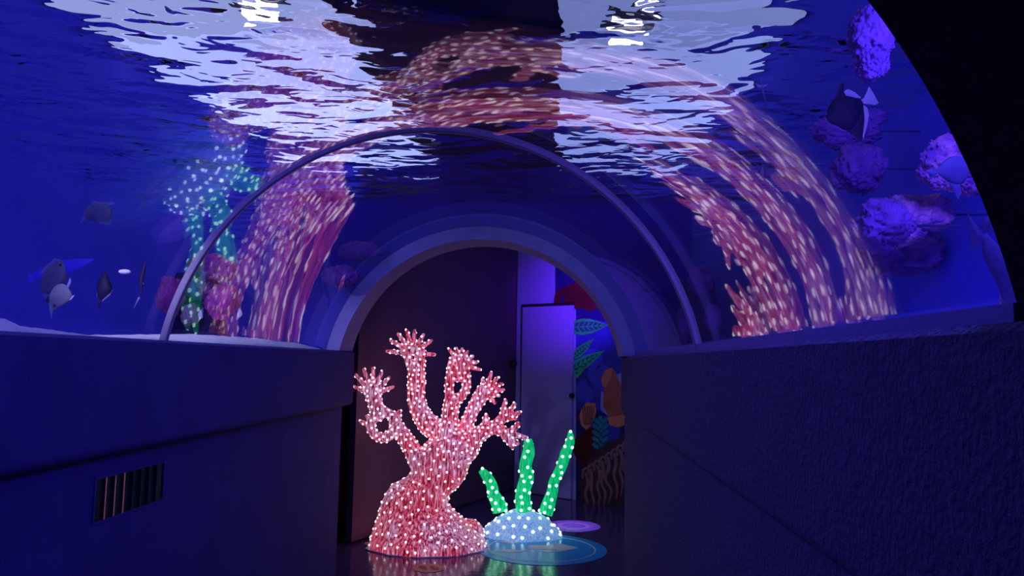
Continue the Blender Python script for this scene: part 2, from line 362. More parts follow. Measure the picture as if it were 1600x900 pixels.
# door leaf, a little proud of the wall
d0 = on_back(818, 620); d1 = on_back(897, 620)
dl = (d1-d0).dot(BE); dz = on_back(858, 479).z; p0 = Vector((d0.x, d0.y, 0))
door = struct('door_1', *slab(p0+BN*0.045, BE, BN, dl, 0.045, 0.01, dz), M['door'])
door['label'] = 'pale lavender door with a dark knob beside the painted reef wall'
obj('door_frame', *join(slab(p0-BE*0.035+BN*0.02, BE, BN, 0.03, 0.03, 0, dz+0.035), slab(p0-BE*0.035+BN*0.02, BE, BN, dl+0.04, 0.03, dz+0.006, dz+0.036)), M['dark'], door)
kp = on_back(893, 618, 0.08)
obj('door_handle', *join(sphere(kp, 0.03, 12, 8), tube([kp-BN*0.045, kp], [0.014, 0.014], 8)), M['dark'], door, smooth=True)

# mural: painted panel with motifs laid on as thin paint layers
def pm(n, c, r=0.7): return paint(n, c, tuple(k*0.72 for k in c), r, 9)
MP = [pm('mural_blue', (0.035, 0.045, 0.42)), pm('mural_navy', (0.012, 0.012, 0.14)), pm('mural_green', (0.03, 0.85, 0.16)), pm('mural_dark_green', (0.01, 0.16, 0.16)),
      pm('mural_orange', (0.7, 0.26, 0.12)), pm('mural_rust', (0.42, 0.13, 0.08)), pm('mural_teal', (0.02, 0.28, 0.32)), pm('mural_red', (0.09, 0.008, 0.012)),
      pm('mural_tan', (0.30, 0.18, 0.18)), pm('mural_brown', (0.07, 0.036, 0.05)), pm('mural_lilac', (0.36, 0.3, 0.72)), pm('mural_mid_blue', (0.06, 0.08, 0.62))]
MV, MF, MI = [], [], []
def motif(pts, mi, lay):
    off = 0.012+0.0012*lay; b = len(MV)
    MV.extend(on_back(min(x, 976), y, off) for x, y in pts); MF.append(tuple(range(b, b+len(pts)))); MI.append(mi)
def blob_pts(cx, cy, rx, ry, n=14, j=0.18, seed=0):
    rr = random.Random(seed); return [(cx+rx*math.cos(2*math.pi*i/n)*(1+rr.uniform(-j, j)), cy+ry*math.sin(2*math.pi*i/n)*(1+rr.uniform(-j, j))) for i in range(n)]
def stroke(pts, w, mi, lay):
    sp, rr = smooth_path([Vector((x, y, 0)) for x, y in pts], w if isinstance(w, list) else [w]*len(pts), 5)
    Ls, Rs = [], []
    for i, p in enumerate(sp):
        t = (sp[min(i+1, len(sp)-1)]-sp[max(i-1, 0)]).normalized(); nrm = Vector((-t.y, t.x, 0))
        Ls.append(p+nrm*rr[i]); Rs.append(p-nrm*rr[i])
    for i in range(len(sp)-1): motif([(q.x, q.y) for q in (Ls[i], Ls[i+1], Rs[i+1], Rs[i])], mi, lay)
def leaf(base, tip, w, lay):
    b = Vector((*base, 0)); t = Vector((*tip, 0)); e = (t-b).normalized(); n = Vector((-e.y, e.x, 0)); L = (t-b).length
    def shp(k): 
        prof = [(0, .55), (.15, .85), (.35, 1), (.55, .9), (.75, .55), (.9, .22), (1, 0)]
        up = [b+e*L*u+n*w*v*k for u, v in prof]; dn = [b+e*L*u-n*w*v*k for u, v in prof[-2::-1]]
        return [(q.x, q.y) for q in up+dn]
    motif(shp(1.0), 2, lay); motif(shp(0.62), 3, lay+1)
    for k in range(7):
        u = 0.08+k*0.12
        for sgn in (1, -1):
            q = b+e*L*u; r = b+e*(L*(u+0.09))+n*w*sgn*0.72*(1-u*0.75); stroke([(q.x, q.y), (r.x, r.y)], 0.9, 2, lay+2)
    stroke([base, tip], 0.8, 2, lay+2)
motif([(868, 372), (978, 372), (978, 812), (900, 800), (900, 482), (868, 482)], 1, 0)
motif([(900, 520), (930, 500), (960, 505), (978, 520), (978, 600), (960, 650), (925, 640), (900, 640)], 0, 1)
for k, (x, y, rx, ry) in enumerate([(955, 535, 20, 26), (938, 590, 22, 22), (968, 585, 16, 22), (915, 610, 14, 20), (945, 680, 26, 28), (925, 560, 16, 18)]): motif(blob_pts(x, y, rx, ry, seed=k), 11 if k % 2 else 0, 2+k % 2)
for k in range(9): x = 872+k*12; stroke([(x, 482), (x+4*math.sin(k), 462), (x+8, 446+6*math.cos(k*2))], [6, 5, 3], 7, 3)
motif(blob_pts(915, 462, 40, 24, 18, .25, 5), 7, 2)
motif(blob_pts(884, 428, 13, 40, 14, .2, 6), 1, 1)
leaf((890, 512), (950, 508), 13, 4); leaf((894, 560), (927, 530), 7, 4); leaf((888, 580), (944, 548), 9, 4)
stroke([(900, 590), (915, 570), (928, 552)], [2.5, 2, 1], 2, 4)
motif([(940, 596), (978, 580), (978, 640), (950, 650), (938, 640)], 10, 3)
motif([(938, 590), (945, 578), (956, 574), (962, 582), (974, 612), (978, 640), (972, 655), (952, 654), (942, 632), (944, 606)], 5, 5)
motif([(939, 594), (946, 578), (957, 575), (955, 590), (946, 606), (941, 602)], 4, 6)
motif([(950, 652), (976, 648), (978, 664), (966, 668), (952, 664)], 4, 6)
motif([(908, 640), (916, 629), (930, 630), (932, 644), (924, 664), (916, 672), (908, 664), (905, 650)], 4, 5)
for k in range(6): stroke([(910+k*3.6, 634), (913+k*2, 664)], 0.7, 9, 6)
motif(blob_pts(922, 700, 24, 36, 16, .22, 11), 7, 3)
stroke([(938, 650), (939, 680), (937, 712)], 2.6, 6, 5)
for k in range(5):
    y = 658+k*10
    for sg in (1, -1): stroke([(938, y+3), (938+sg*7, y-1), (938+sg*12, y-5)], [3, 3.2, 2.4], 6, 5)
motif([(918, 736), (928, 712), (944, 700), (958, 696), (978, 676), (978, 805), (930, 790), (920, 765)], 9, 4)
motif([(904, 760), (914, 738), (920, 716), (934, 704), (950, 690), (978, 684), (978, 806), (918, 800), (908, 785)], 9, 5)
for k in range(8):
    x = 914+k*9; y = 738-k*6; rr = random.Random(k)
    stroke([(x, y), (x+3+rr.uniform(-3, 3), y+16), (x-2+rr.uniform(-3, 4), y+34), (x+5, y+52), (x+2+rr.uniform(-4, 4), y+72)], [1.8, 3.0, 2.2, 1.8, 0.8], 8, 6)
    stroke([(x-4, y+10), (x-3, y-3), (x+3, y-6), (x+7, y+3)], [1.2, 1.8, 1.8, 1.0], 8, 6)
o = obj('reef_mural', MV, MF, None, mats=MP, midx=MI, loc=on_back(935, 640)); 
bm = bmesh.new(); bm.from_mesh(o.data)
for f in bm.faces:
    if f.normal.dot(BN) < 0: f.normal_flip()
bm.to_mesh(o.data); bm.free()
tagset(o, 'painted underwater mural of leaves, sponges and coral right of the pale door', 'mural')

# ------------------------------------------------------------------ floor stickers
def disc(c, r0, r1, z0, z1, n=64):
    V = []; Fc = []
    for z in (z0, z1):
        for r in (r0, r1): V += [(c[0]+r*math.cos(2*math.pi*i/n), c[1]+r*math.sin(2*math.pi*i/n), z) for i in range(n)]
    for i in range(n):
        j = (i+1) % n; Fc += [(2*n+i, 3*n+i, 3*n+j, 2*n+j), (n+i, n+j, 3*n+j, 3*n+i), (i, 2*n+i, 2*n+j, j)]
    if r0 == 0: Fc = [tuple(range(3*n, 4*n))]+[(n+i, n+(i+1) % n, 3*n+(i+1) % n, 3*n+i) for i in range(n)]
    return V, Fc
def flat_poly(pts, z0, z1):
    n = len(pts); return [(x, y, z0) for x, y in pts]+[(x, y, z1) for x, y in pts], [tuple(range(n, 2*n))]+[(i, (i+1) % n, n+(i+1) % n, n+i) for i in range(n)]
def on_floor(px, py): 
    d = ray(px, py); q = EYE+d*(-CZ/d.z); return (q.x, q.y)
M['st_blue'] = paint('blue_vinyl', (0.03, 0.5, 0.9), (0.035, 0.55, 0.95), 0.3, 4, spec=0.25)
M['st_pale'] = paint('pale_vinyl', (0.95, 0.92, 0.82), None, 0.4, spec=0.15)
M['st_orange'] = paint('orange_vinyl', (1.0, 0.46, 0.22), (0.95, 0.4, 0.2), 0.4, 12, spec=0.12)
M['st_red'] = paint('dark_red_vinyl', (0.4, 0.03, 0.05), None, 0.4, spec=0.12)
M['pool_violet'] = paint('violet_light_pool', (0.8, 0.7, 0.95), (0.5, 0.42, 0.7), 0.3, 14, spec=0.5)
SC = (-0.07, 6.40); t = thing('floor_sticker', (SC[0], SC[1], 0), 'large round blue floor sticker with a pale arrow pointing right', 'floor sticker', 'round floor stickers')
obj('disc', *disc(SC, 0, 0.525, 0.0005, 0.003), M['st_blue'], t)
obj('ring_line', *disc(SC, 0.425, 0.437, 0.003, 0.0045), M['st_pale'], t)
ar = [(825, 853), (868, 852.5), (866, 848), (905, 857), (868, 864), (869, 859.5), (825, 858.5)]
obj('arrow', *flat_poly([on_floor(*q) for q in ar], 0.003, 0.0045), M['st_pale'], t)
for q in ([(766, 862), (800, 859), (828, 861.5), (800, 864)], [(840, 861.5), (858, 860), (874, 862), (858, 864)], [(778, 847), (808, 844), (824, 846), (800, 850)]):
    obj('streak', *flat_poly([on_floor(*p) for p in q], 0.003, 0.0045), M['st_pale'], t)
OC = (-0.878, 5.70); t = thing('floor_sticker', (OC[0], OC[1], 0), 'small orange floor sticker with two dark red footprints before the coral', 'floor sticker', 'round floor stickers')
obj('disc', *disc(OC, 0, 0.116, 0.0005, 0.003, 48), M['st_orange'], t)
for sg in (-1, 1):
    a = math.radians(28)
    def fp(u, v): return (OC[0]+sg*0.042+u*math.cos(a)-v*math.sin(a), OC[1]+u*math.sin(a)+v*math.cos(a))
    sole = [fp(0.026*math.sin(2*math.pi*i/20)*(1+0.25*math.cos(2*math.pi*i/20)), 0.062*math.cos(2*math.pi*i/20)) for i in range(20)]
    obj('footprint', *flat_poly(sole, 0.003, 0.0045), M['st_red'], t)
VC = (0.21, 7.30); t = thing('floor_sticker', (VC[0], VC[1], 0), 'round violet disc standing in for a projected light pool behind the seaweed light', 'floor sticker', 'round floor stickers')  # disc and ring below stand in for the projector's pool of light
obj('disc', *disc(VC, 0, 0.25, 0.0005, 0.003), M['pool_violet'], t)
obj('ring_line', *disc(VC, 0.115, 0.15, 0.003, 0.0045), M['st_pale'], t)

# ------------------------------------------------------------------ vent in the left wall
XV = -1.461
def on_left(px, py): d = ray(px, py); return EYE+d*(XV/d.x)
va, vb, vc = on_left(149, 748), on_left(255, 724), on_left(149, 820)
y0, y1, z1, z0 = va.y, vb.y, (va.z+vb.z)/2, vc.z+0.01
t = thing('wall_vent', (XV, (y0+y1)/2, z0), 'dark slotted ventilation grille low in the left tunnel wall', 'vent')
M['vent'] = paint('vent_metal', (0.14, 0.13, 0.24), None, 0.35, spec=0.6)
fw = 0.008
obj('frame', *join(box(XV-.002, XV+.006, y0-fw, y1+fw, z1, z1+fw), box(XV-.002, XV+.006, y0-fw, y1+fw, z0-fw, z0), box(XV-.002, XV+.006, y0-fw, y0, z0, z1), box(XV-.002, XV+.006, y1, y1+fw, z0, z1)), M['sill'], t)
obj('shade_plate', *box(XV+.0005, XV+.0025, y0, y1, z0, z1), M['dark'], t)  # dark plate on the wall face, standing in for shade behind the slots
M['vent_gloss'] = paint('glossy_vent_slat', (0.10, 0.09, 0.18), None, 0.12, spec=0.9)
for k in range(1, 8):
    yy = y0+(y1-y0)*k/8; an = math.radians((12, 13, 11)[k-1] if k < 4 else 40)
    n_ = Vector((math.cos(an), math.sin(an), 0)); e_ = Vector((-n_.y, n_.x, 0))
    obj('slat', *obox((XV+.005, yy, (z0+z1)/2), e_, n_, UP, 0.0055, 0.001, (z1-z0)/2), M['vent_gloss'], t)

# ------------------------------------------------------------------ the lit coral sculpture
def remeshed(name, V, Fc, voxel, smooth_n):
    me = bpy.data.meshes.new(name); me.from_pydata([tuple(v) for v in V], [], Fc)
    bm = bmesh.new(); bm.from_mesh(me); bmesh.ops.recalc_face_normals(bm, faces=bm.faces); bm.to_mesh(me); bm.free()
    o = bpy.data.objects.new(name, me); COL.objects.link(o)
    md = o.modifiers.new('r', 'REMESH'); md.mode = 'VOXEL'; md.voxel_size = voxel; md.use_smooth_shade = True
    sm = o.modifiers.new('s', 'SMOOTH'); sm.factor = 0.5; sm.iterations = smooth_n
    dg = bpy.context.evaluated_depsgraph_get(); ev = o.evaluated_get(dg); m2 = bpy.data.meshes.new_from_object(ev)
    V2 = [v.co.copy() for v in m2.vertices]; F2 = [tuple(p.vertices) for p in m2.polygons]
    bpy.data.objects.remove(o); bpy.data.meshes.remove(me); bpy.data.meshes.remove(m2)
    return V2, F2
YC = 6.35; KC = YC/F
parts = []
prof = [(851, 577, 757), (842, 579, 755), (830, 584, 745), (815, 588, 728), (800, 592, 712), (786, 596, 700), (772, 602, 703), (758, 612, 719), (747, 634, 727), (734, 643, 731), (720, 647, 735), (705, 655, 746), (690, 668, 752), (678, 690, 748)]
V = []; Fc = []; nseg = 40
for k, (py, xl, xr) in enumerate(prof):
    c = P((xl+xr)/2, py, YC); rx = (xr-xl)/2*KC; dep = rx*(0.76 if py > 765 else 0.62)
    z = max(0.0, c.z) if k else 0.0
    for i in range(nseg):
        a = 2*math.pi*i/nseg; w = 1+0.05*noise.noise((2.2*math.cos(a), 2.2*math.sin(a), z*3))
        V.append(Vector((c.x+rx*w*math.cos(a), c.y+dep*w*math.sin(a), z)))
for k in range(len(prof)-1):
    for i in range(nseg): a = k*nseg+i; b = k*nseg+(i+1) % nseg; Fc.append((a, b, b+nseg, a+nseg))
Fc += [tuple(range(nseg))[::-1], tuple(range((len(prof)-1)*nseg, len(prof)*nseg))]
parts.append((V, Fc))
c = P(733, 838, YC+0.1); parts.append(sphere((c.x, c.y, 0.085), 0.125, 16, 10, (1, 1, 1.0)))
c = P(600, 846, YC-0.1); parts.append(sphere((c.x, c.y, 0.06), 0.11, 16, 10, (1, 1, 0.8)))
def limb(pts, dy=0.0):                 # pts: (px, py, radius px[, extra depth])
    w = [P(q[0], q[1], YC+dy+(q[3] if len(q) > 3 else 0)) for q in pts]; r = [q[2]*KC*(0.9 if q[2] < 17 else 1.0) for q in pts]
    sp, rr = smooth_path(w, r, 4); parts.append(tube(sp, rr, 12)); parts.append(sphere(sp[0], rr[0], 10, 8)); parts.append(sphere(sp[-1], rr[-1], 10, 8))
def fingers(palm, tips, r=3.6, dy=0.0, spread=0.05):
    for k, (x, y) in enumerate(tips):
        d = (0.5-(k % 3)/2)*spread*2
        limb([(palm[0]+(x-palm[0])*0.25, palm[1]+(y-palm[1])*0.25, r*1.5, 0), (palm[0]+(x-palm[0])*0.65, palm[1]+(y-palm[1])*0.65, r*1.15, d*0.6), (palm[0]+(x-palm[0])*1.04, palm[1]+(y-palm[1])*1.04, r*0.86, d)], dy)
# left branch with its looped elbow and hand
limb([(672, 738, 24), (655, 722, 17), (644, 702, 15), (627, 676, 13), (617, 662, 11)], -.03)
limb([(622, 668, 10), (606, 682, 9), (592, 683, 8), (581, 672, 8), (580, 660, 8), (591, 646, 10)], -.05)
limb([(622, 668, 10), (615, 653, 9), (604, 645, 9), (591, 642, 11)], -.03)
limb([(591, 648, 12), (587, 632, 13), (583, 618, 14), (582, 608, 12)], -.04)
fingers((583, 616), [(551, 603), (557, 587), (569, 579), (583, 577), (596, 583), (607, 591), (613, 605), (590, 592)], 3.5, -.04)
fingers((585, 668), [(565, 659), (574, 651)], 4, -.05); limb([(620, 662, 7), (623, 650, 5), (624, 643, 4)], -.03)
# tall branch
limb([(705, 690, 26), (687, 675, 18), (668, 661, 17), (655, 640, 16), (650, 618, 15.5), (651, 595, 16), (650, 575, 15)], .06)
limb([(650, 582, 11), (640, 568, 7), (637, 553, 8)], .05); limb([(652, 582, 11), (657, 568, 9), (654, 552, 9)], .06); limb([(634, 553, 8), (645, 545, 10), (658, 551, 9)], .05)
fingers((645, 552), [(606, 549), (612, 533), (623, 523), (636, 518), (648, 518), (661, 524), (673, 533), (678, 554), (629, 532), (655, 536)], 3.6, .05, .07)
# middle branch with two openings
limb([(712, 695, 26), (703, 678, 18), (703, 652, 14.5), (706, 628, 14)], -.02)
limb([(706, 628, 12), (702, 612, 8), (703, 592, 8), (707, 575, 9)], -.02); limb([(708, 628, 12), (722, 617, 8), (729, 603, 8), (727, 588, 9)], -.03)
limb([(705, 586, 8), (718, 588, 10), (728, 584, 8)], -.02); limb([(705, 582, 8), (706, 566, 7), (712, 558, 7)], -.02); limb([(722, 584, 12), (724, 570, 12), (721, 561, 11)], -.02)
fingers((720, 569), [(703, 547), (713, 545), (722, 546), (730, 550), (738, 557), (744, 566), (748, 577), (716, 556)], 3.6, -.02)
# fourth branch
limb([(722, 700, 24), (724, 678, 14), (732, 656, 12), (739, 640, 11.5), (748, 624, 13), (756, 612, 14)], .03)
fingers((758, 613), [(754, 593), (767, 584), (777, 591), (783, 600), (786, 609), (779, 618), (773, 629)], 3.6, .03)
# right branch, forked
limb([(725, 700, 24), (742, 683, 15), (761, 671, 13), (775, 664, 10), (784, 652, 7), (790, 642, 6)], -.04)
limb([(785, 652, 6), (787, 640, 5), (790, 627, 4)], -.05); limb([(786, 654, 6), (796, 643, 5), (804, 632, 4)], -.03); limb([(785, 657, 6), (799, 650, 5), (811, 645, 4)], -.05); limb([(790, 654, 5), (805, 653, 4)], -.03)
limb([(768, 668, 11), (782, 672, 10), (793, 678, 8)], -.05); limb([(758, 668, 8), (759, 655, 5.5), (760, 648, 3.5)], -.04)
limb([(793, 676, 6), (803, 670, 5), (810, 662, 4)], -.06); limb([(793, 678, 6), (807, 680, 5), (821, 684, 4)], -.05); limb([(792, 680, 6), (802, 689, 5), (809, 693, 4)], -.04); limb([(788, 682, 6), (795, 690, 5), (801, 699, 4)], -.06)
V, Fc = join(*parts)
V, Fc = remeshed('coral_tmp', V, Fc, 0.007, 2)
V = [Vector((v.x, v.y, max(v.z, 0.004))) for v in V]
M['coral'] = strand_mat('pink_acrylic_strands', (0.2, 0.0, 0.008), (0.76, 0.06, 0.13), (1.0, 0.52, 0.78), 0.56, alt=((0.14, 0.003, 0.02), (0.68, 0.18, 0.38), (0.98, 0.78, 1.0)))
M['led_pink'] = glow('pink_led', (1.0, 0.76, 0.85), 1.9)
cb = P(665, 848, YC); base = Vector((cb.x, cb.y, 0))
coral = thing('coral_sculpture', base, 'tall glowing pink branching coral light sculpture with hand-like tips on the floor', 'light sculpture')
body = obj('branching_body', V, Fc, M['coral'], coral, smooth=True)
pl = [(base.x+0.49*math.cos(2*math.pi*i/40)*(1+0.05*math.sin(i*1.7))-0.0, base.y+0.372*math.sin(2*math.pi*i/40)*(1+0.05*math.cos(i*2.3)), 0.0) for i in range(40)]
M['clear_base'] = paint('pale_plastic_base', (0.6, 0.62, 0.85), None, 0.3, spec=0.6)
obj('base_plate', *flat_poly([(x, y) for x, y, _ in pl], 0.001, 0.008), M['clear_base'], coral)
def scatter(V, Fc, n, dens, rmin, zmin=0.02, seed=3, use=None):
    rr = random.Random(seed); ar = []; tot = 0
    for f in Fc:
        a, b, c = V[f[0]], V[f[1]], V[f[2]]; s = (b-a).cross(c-a).length*(1 if len(f) == 4 else 0.5); tot += s*dens(a); ar.append(tot)
    import bisect
    cell = {}; out = []
    for _ in range(n*14):
        if len(out) >= n: break
        f = Fc[bisect.bisect(ar, rr.uniform(0, tot))]; a, b, c = V[f[0]], V[f[1]], V[f[2]]
        u, v = rr.random(), rr.random(); p = a+(b-a)*u*0.98+(c-a)*v*(0.98 if len(f) == 3 else 0) if len(f) == 3 else a+(b-a)*u+(V[f[3]]-a)*v
        if p.z < zmin: continue
        nm = (b-a).cross(c-a).normalized(); rm = rmin(p); g = rm_g
        k = (int(p.x/g), int(p.y/g), int(p.z/g)); ok = True
        for i in (-1, 0, 1):
            for j in (-1, 0, 1):
                for l in (-1, 0, 1):
                    for q, _n in cell.get((k[0]+i, k[1]+j, k[2]+l), ()):
                        if (q-p).length < rm: ok = False; break
        if ok: cell.setdefault(k, []).append((p, nm)); out.append((p, nm))
    return out
rm_g = 0.07
zj = 0.98                              # the branches start about here
pts = scatter(V, Fc, 980, lambda a: 2.0 if a.z > 0.75 else 1.0, lambda p: 0.037 if p.z > 0.75 else 0.056)
def bulb(p, nm, r, L):
    n2 = nm.normalized(); a, b = p-n2*0.002, p+n2*L
    return tube([p-n2*0.004, p+n2*L*0.35, p+n2*L*0.8, b], [r*0.9, r, r*0.7, r*0.2], 8)
def place_leds(pts, parent, mt, r, L, most=100):
    base_me = None; front = []; rest = []
    for p, nm in pts:
        (front if nm.dot((EYE-p).normalized()) > 0.25 else rest).append((p, nm))
    front.sort(key=lambda q: (q[0]-EYE).length); rest += front[most:]; front = front[:most]; proto = None
    for p, nm in front:
        if proto is None:
            proto = obj('led_bulb', *tube([(0, 0, -.004), (0, 0, L*.35), (0, 0, L*.8), (0, 0, L)], [r*.9, r, r*.7, r*.2], 8), mt, smooth=True); o = proto
        else: o = proto.copy(); COL.objects.link(o)
        o.parent = parent; o.location = p-root_of(parent); o.rotation_euler = nm.to_track_quat('Z', 'Y').to_euler()
    if rest:
        o = obj('led_bulbs', *join(*[bulb(p, nm, r, L) for p, nm in rest]), mt, parent, smooth=True); o['kind'] = 'stuff'
place_leds(pts, coral, M['led_pink'], 0.0094, 0.008)

# ------------------------------------------------------------------ the seaweed light
YS = 6.86; KS = YS/F
sb = P(816, 838, YS-0.2); SBX = P(816, 830, YS).x
sea = thing('seaweed_sculpture', (SBX, YS, 0), 'glowing pale blue mound with three green seaweed blades beside the pink coral', 'light sculpture')
V = []; Fc = []; nu, nv = 40, 12
for j in range(nv+1):
    t = j/nv*math.pi/2
    for i in range(nu):
        a = 2*math.pi*i/nu; rr_ = max(j/nv, 0.02)
        w = 1+0.05*noise.noise((2.5*math.cos(a), 2.5*math.sin(a), 1.3))+0.03*noise.noise((6*math.cos(a), 6*math.sin(a), t*5))
        V.append((SBX+0.362*rr_*w*math.cos(a), YS+0.28*rr_*w*math.sin(a), 0.006+0.215*(1-rr_**2.2)*(1+0.10*noise.noise((3*math.cos(a)*rr_, 3*math.sin(a)*rr_, 5)))))
for j in range(nv):
    for i in range(nu): a = j*nu+i; b = j*nu+(i+1) % nu; Fc.append((a, b, b+nu, a+nu))
Fc += [tuple(range(nu)), tuple(range(nv*nu, nv*nu+nu))]
M['mound'] = strand_mat('pale_blue_acrylic', (0.16, 0.36, 0.75), (0.26, 0.5, 0.92), (0.42, 0.68, 1.0), 0.48)
M['blade'] = strand_mat('green_acrylic_strands', (0.0, 0.3, 0.08), (0.0, 0.46, 0.15), (0.02, 0.6, 0.24), 0.85)
M['led_cyan'] = glow('white_led', (0.72, 0.95, 1.0), 5.0); M['led_green'] = glow('green_led', (0.5, 1.0, 0.72), 4.0)
mound = obj('mound', V, Fc, M['mound'], sea, smooth=True)
Vv = [Vector(v) for v in V]; rm_g = 0.09
def leds_on(V, Fc, n, rm, parent, mt, r, L, seed, zmin=0.02):
    pts = scatter(V, [f for f in Fc if len(f) == 4], n, lambda a: 1.0, lambda p: rm, zmin, seed)
    proto = None
    for p, nm in pts:
        if proto is None: proto = obj('led_bulb', *tube([(0, 0, -.004), (0, 0, L*.35), (0, 0, L*.8), (0, 0, L)], [r*.9, r, r*.7, r*.2], 8), mt, smooth=True); o = proto
        else: o = proto.copy(); COL.objects.link(o)
        o.parent = parent; o.location = p-root_of(parent); o.rotation_euler = nm.to_track_quat('Z', 'Y').to_euler()
def outward(V, Fc, c):
    return [f if ((V[f[1]]-V[f[0]]).cross(V[f[2]]-V[f[0]])).dot(V[f[0]]-c) > 0 else f[::-1] for f in Fc]
leds_on(Vv, outward(Vv, Fc, Vector((SBX, YS, 0))), 75, 0.075, sea, M['led_cyan'], 0.013, 0.010, 5)
for k, path in enumerate(([(782, 800, 12), (779, 788, 11.5), (771, 772, 9.5), (768, 757, 8.5), (760, 744, 8), (751, 734, 4.5)],
                          [(820, 800, 12), (817, 783, 12), (818, 765, 11), (823, 746, 11), (821, 727, 9.5), (826, 706, 9.5), (825, 686, 6)],
                          [(852, 803, 11), (857, 788, 10.5), (863, 768, 8.5), (866, 752, 8), (877, 730, 8), (884, 708, 8.5), (891, 690, 7), (891, 674, 3)])):
    dy = (0.0, -0.05, 0.02)[k]
    w = [P(x, y, YS+dy) for x, y, r in path]; r = [q[2]*KS for q in path]
    sp, rr_ = smooth_path(w, r, 6); Vb, Fb = tube(sp, rr_, 14)
    c0 = sp; Vb = [Vector(v) for v in Vb]
    for i, v in enumerate(Vb):
        cc = sp[i//14]; v.y = cc.y+(v.y-cc.y)*0.55
    bl = obj('seaweed_blade', Vb, Fb, M['blade'], sea, smooth=True)
    Fq = []
    for i, f in enumerate(Fb):
        if len(f) == 4:
            cc = sp[min(f[0]//14, len(sp)-1)]; nrm = (Vb[f[1]]-Vb[f[0]]).cross(Vb[f[2]]-Vb[f[0]])
            Fq.append(f if nrm.dot(Vb[f[0]]-cc) > 0 else f[::-1])
    rm_g = 0.06; leds_on(Vb, Fq, 34, 0.05, bl, M['led_green'], 0.013, 0.010, 20+k, 0.2)

# ------------------------------------------------------------------ artificial corals in the tank
def coral_mat(n, c1, c2): return paint(n, c1, c2, 0.8, 14, 0.5, 60, detail=5)
M['coral_magenta'] = coral_mat('magenta_coral', (0.38, 0.045, 0.30), (0.60, 0.10, 0.42))
M['coral_purple'] = coral_mat('purple_coral', (0.14, 0.05, 0.33), (0.26, 0.09, 0.5))
M['coral_highlit'] = coral_mat('coral_pink_highlights', (0.18, 0.06, 0.4), (0.8, 0.3, 0.62))  # pink patches put highlights from overhead light into the coral colour
M['rock'] = paint('dark_rock', (0.02, 0.018, 0.10), (0.035, 0.03, 0.14), 0.9, 8, 0.8, 30)
def rock_mesh(c, rx, ry, rz, amp, fr, seed, ridged=True, sub=5):
    bm = bmesh.new(); bmesh.ops.create_icosphere(bm, subdivisions=sub, radius=1.0); V = []
    for v in bm.verts:
        d = v.co.normalized(); q = d*fr+Vector((seed*3.1, seed*1.7, seed*0.9))
        a = noise.noise(d*1.6+Vector((seed, 0, 0)))*0.28
        n1 = noise.noise(q); n1 = (0.5-abs(n1))*1.2 if ridged else n1
        k = 1+a+amp*n1+amp*0.5*noise.noise(q*2.7)
        V.append(Vector(c)+CR*(d.x*rx*k)+CF*(d.y*ry*k)+CU*(d.z*rz*k))
    Fc = [tuple(v.index for v in f.verts) for f in bm.faces]; bm.free(); return V, Fc
def tank_coral(px, py, rx, ry, y, m, label, seed, amp=0.34, fr=4.2, wall=None, group='artificial corals in the tank', lobes=(), tilt=0):
    c = P(px, py, y); k = y/F
    t = thing('artificial_coral', c, label, 'coral', group)
    obj('coral_head', *join(*[rock_mesh(P(px+ox, py+oy, y), rx*k*s, min(rx, ry)*k*s*0.9, ry*k*s, amp, fr, seed+i) for i, (ox, oy, s) in enumerate(((0, 0, 1.0),)+tuple(lobes))]), M[m], t, smooth=True)
    if wall is not None:
        w = Vector((wall, c.y, c.z)) if isinstance(wall, (int, float)) else Vector(wall)
        obj('mounting_rod', *tube([c, w], [0.003, 0.003], 8), M['rock'], t, smooth=True)
    return t
yl = 4.35
tank_coral(336, 417, 26, 17, yl, 'coral_magenta', 'magenta ridged coral at the top of the left cluster, right of the joint ring', 1, lobes=((-22, -6, .7), (14, 8, .7)))
tank_coral(267, 462, 19, 28, yl, 'coral_magenta', 'magenta ridged coral left of the joint ring foot', 2, amp=.3)
tank_coral(297, 492, 13, 15, yl+.04, 'coral_magenta', 'small magenta coral directly behind the joint ring foot', 3)
tank_coral(306, 452, 22, 13, yl+.1, 'coral_purple', 'purple coral behind the joint ring in the middle of the left cluster', 4)
tank_coral(348, 470, 23, 26, yl, 'coral_magenta', 'round violet brain coral rightmost in the left cluster', 5, fr=4.5, amp=.16)
def pillar(px, y, ptop, rad, label, sx=1.15):
    pb = P(px, 500, y); zt = P(px, ptop, y).z; V = []; Fc = []
    for j in range(15):
        z = 1.52+(zt-1.52)*j/14
        for i in range(20):
            a = 2*math.pi*i/20; r = rad*(1+0.35*noise.noise((math.cos(a)*1.5+px, math.sin(a)*1.5, z*4)))*(1.1-0.03*j)
            V.append((pb.x+sx*r*math.cos(a), pb.y+0.7*r*math.sin(a), z))
    for j in range(14):
        for i in range(20): a = j*20+i; b = j*20+(i+1) % 20; Fc.append((a, b, b+20, a+20))
    Fc += [tuple(range(20))[::-1], tuple(range(280, 300))]
    tagset(obj('rock_pillar', V, Fc, M['rock'], smooth=True, loc=(pb.x, pb.y, 1.52)), label, 'rock', 'rock pillars in the tank')
pillar(305, yl+0.2, 428, 0.17, 'dark rock pillar carrying the magenta corals behind the left joint ring')
pillar(1096, 4.62, 436, 0.085, 'dark rock pillar with small purple corals right of the tunnel', 1.4)
tank_coral(562, 392, 30, 13, 4.82, 'coral_purple', 'dim purple coral left above the far arch', 6, wall=(P(562, 392, 4.82).x, YF+.04, P(562, 392, 4.82).z))
tank_coral(533, 432, 25, 15, 4.78, 'coral_purple', 'dim purple coral low beside the left shoulder of the far arch', 7, wall=(P(533, 432, 4.78).x, YF+.04, P(533, 432, 4.78).z))
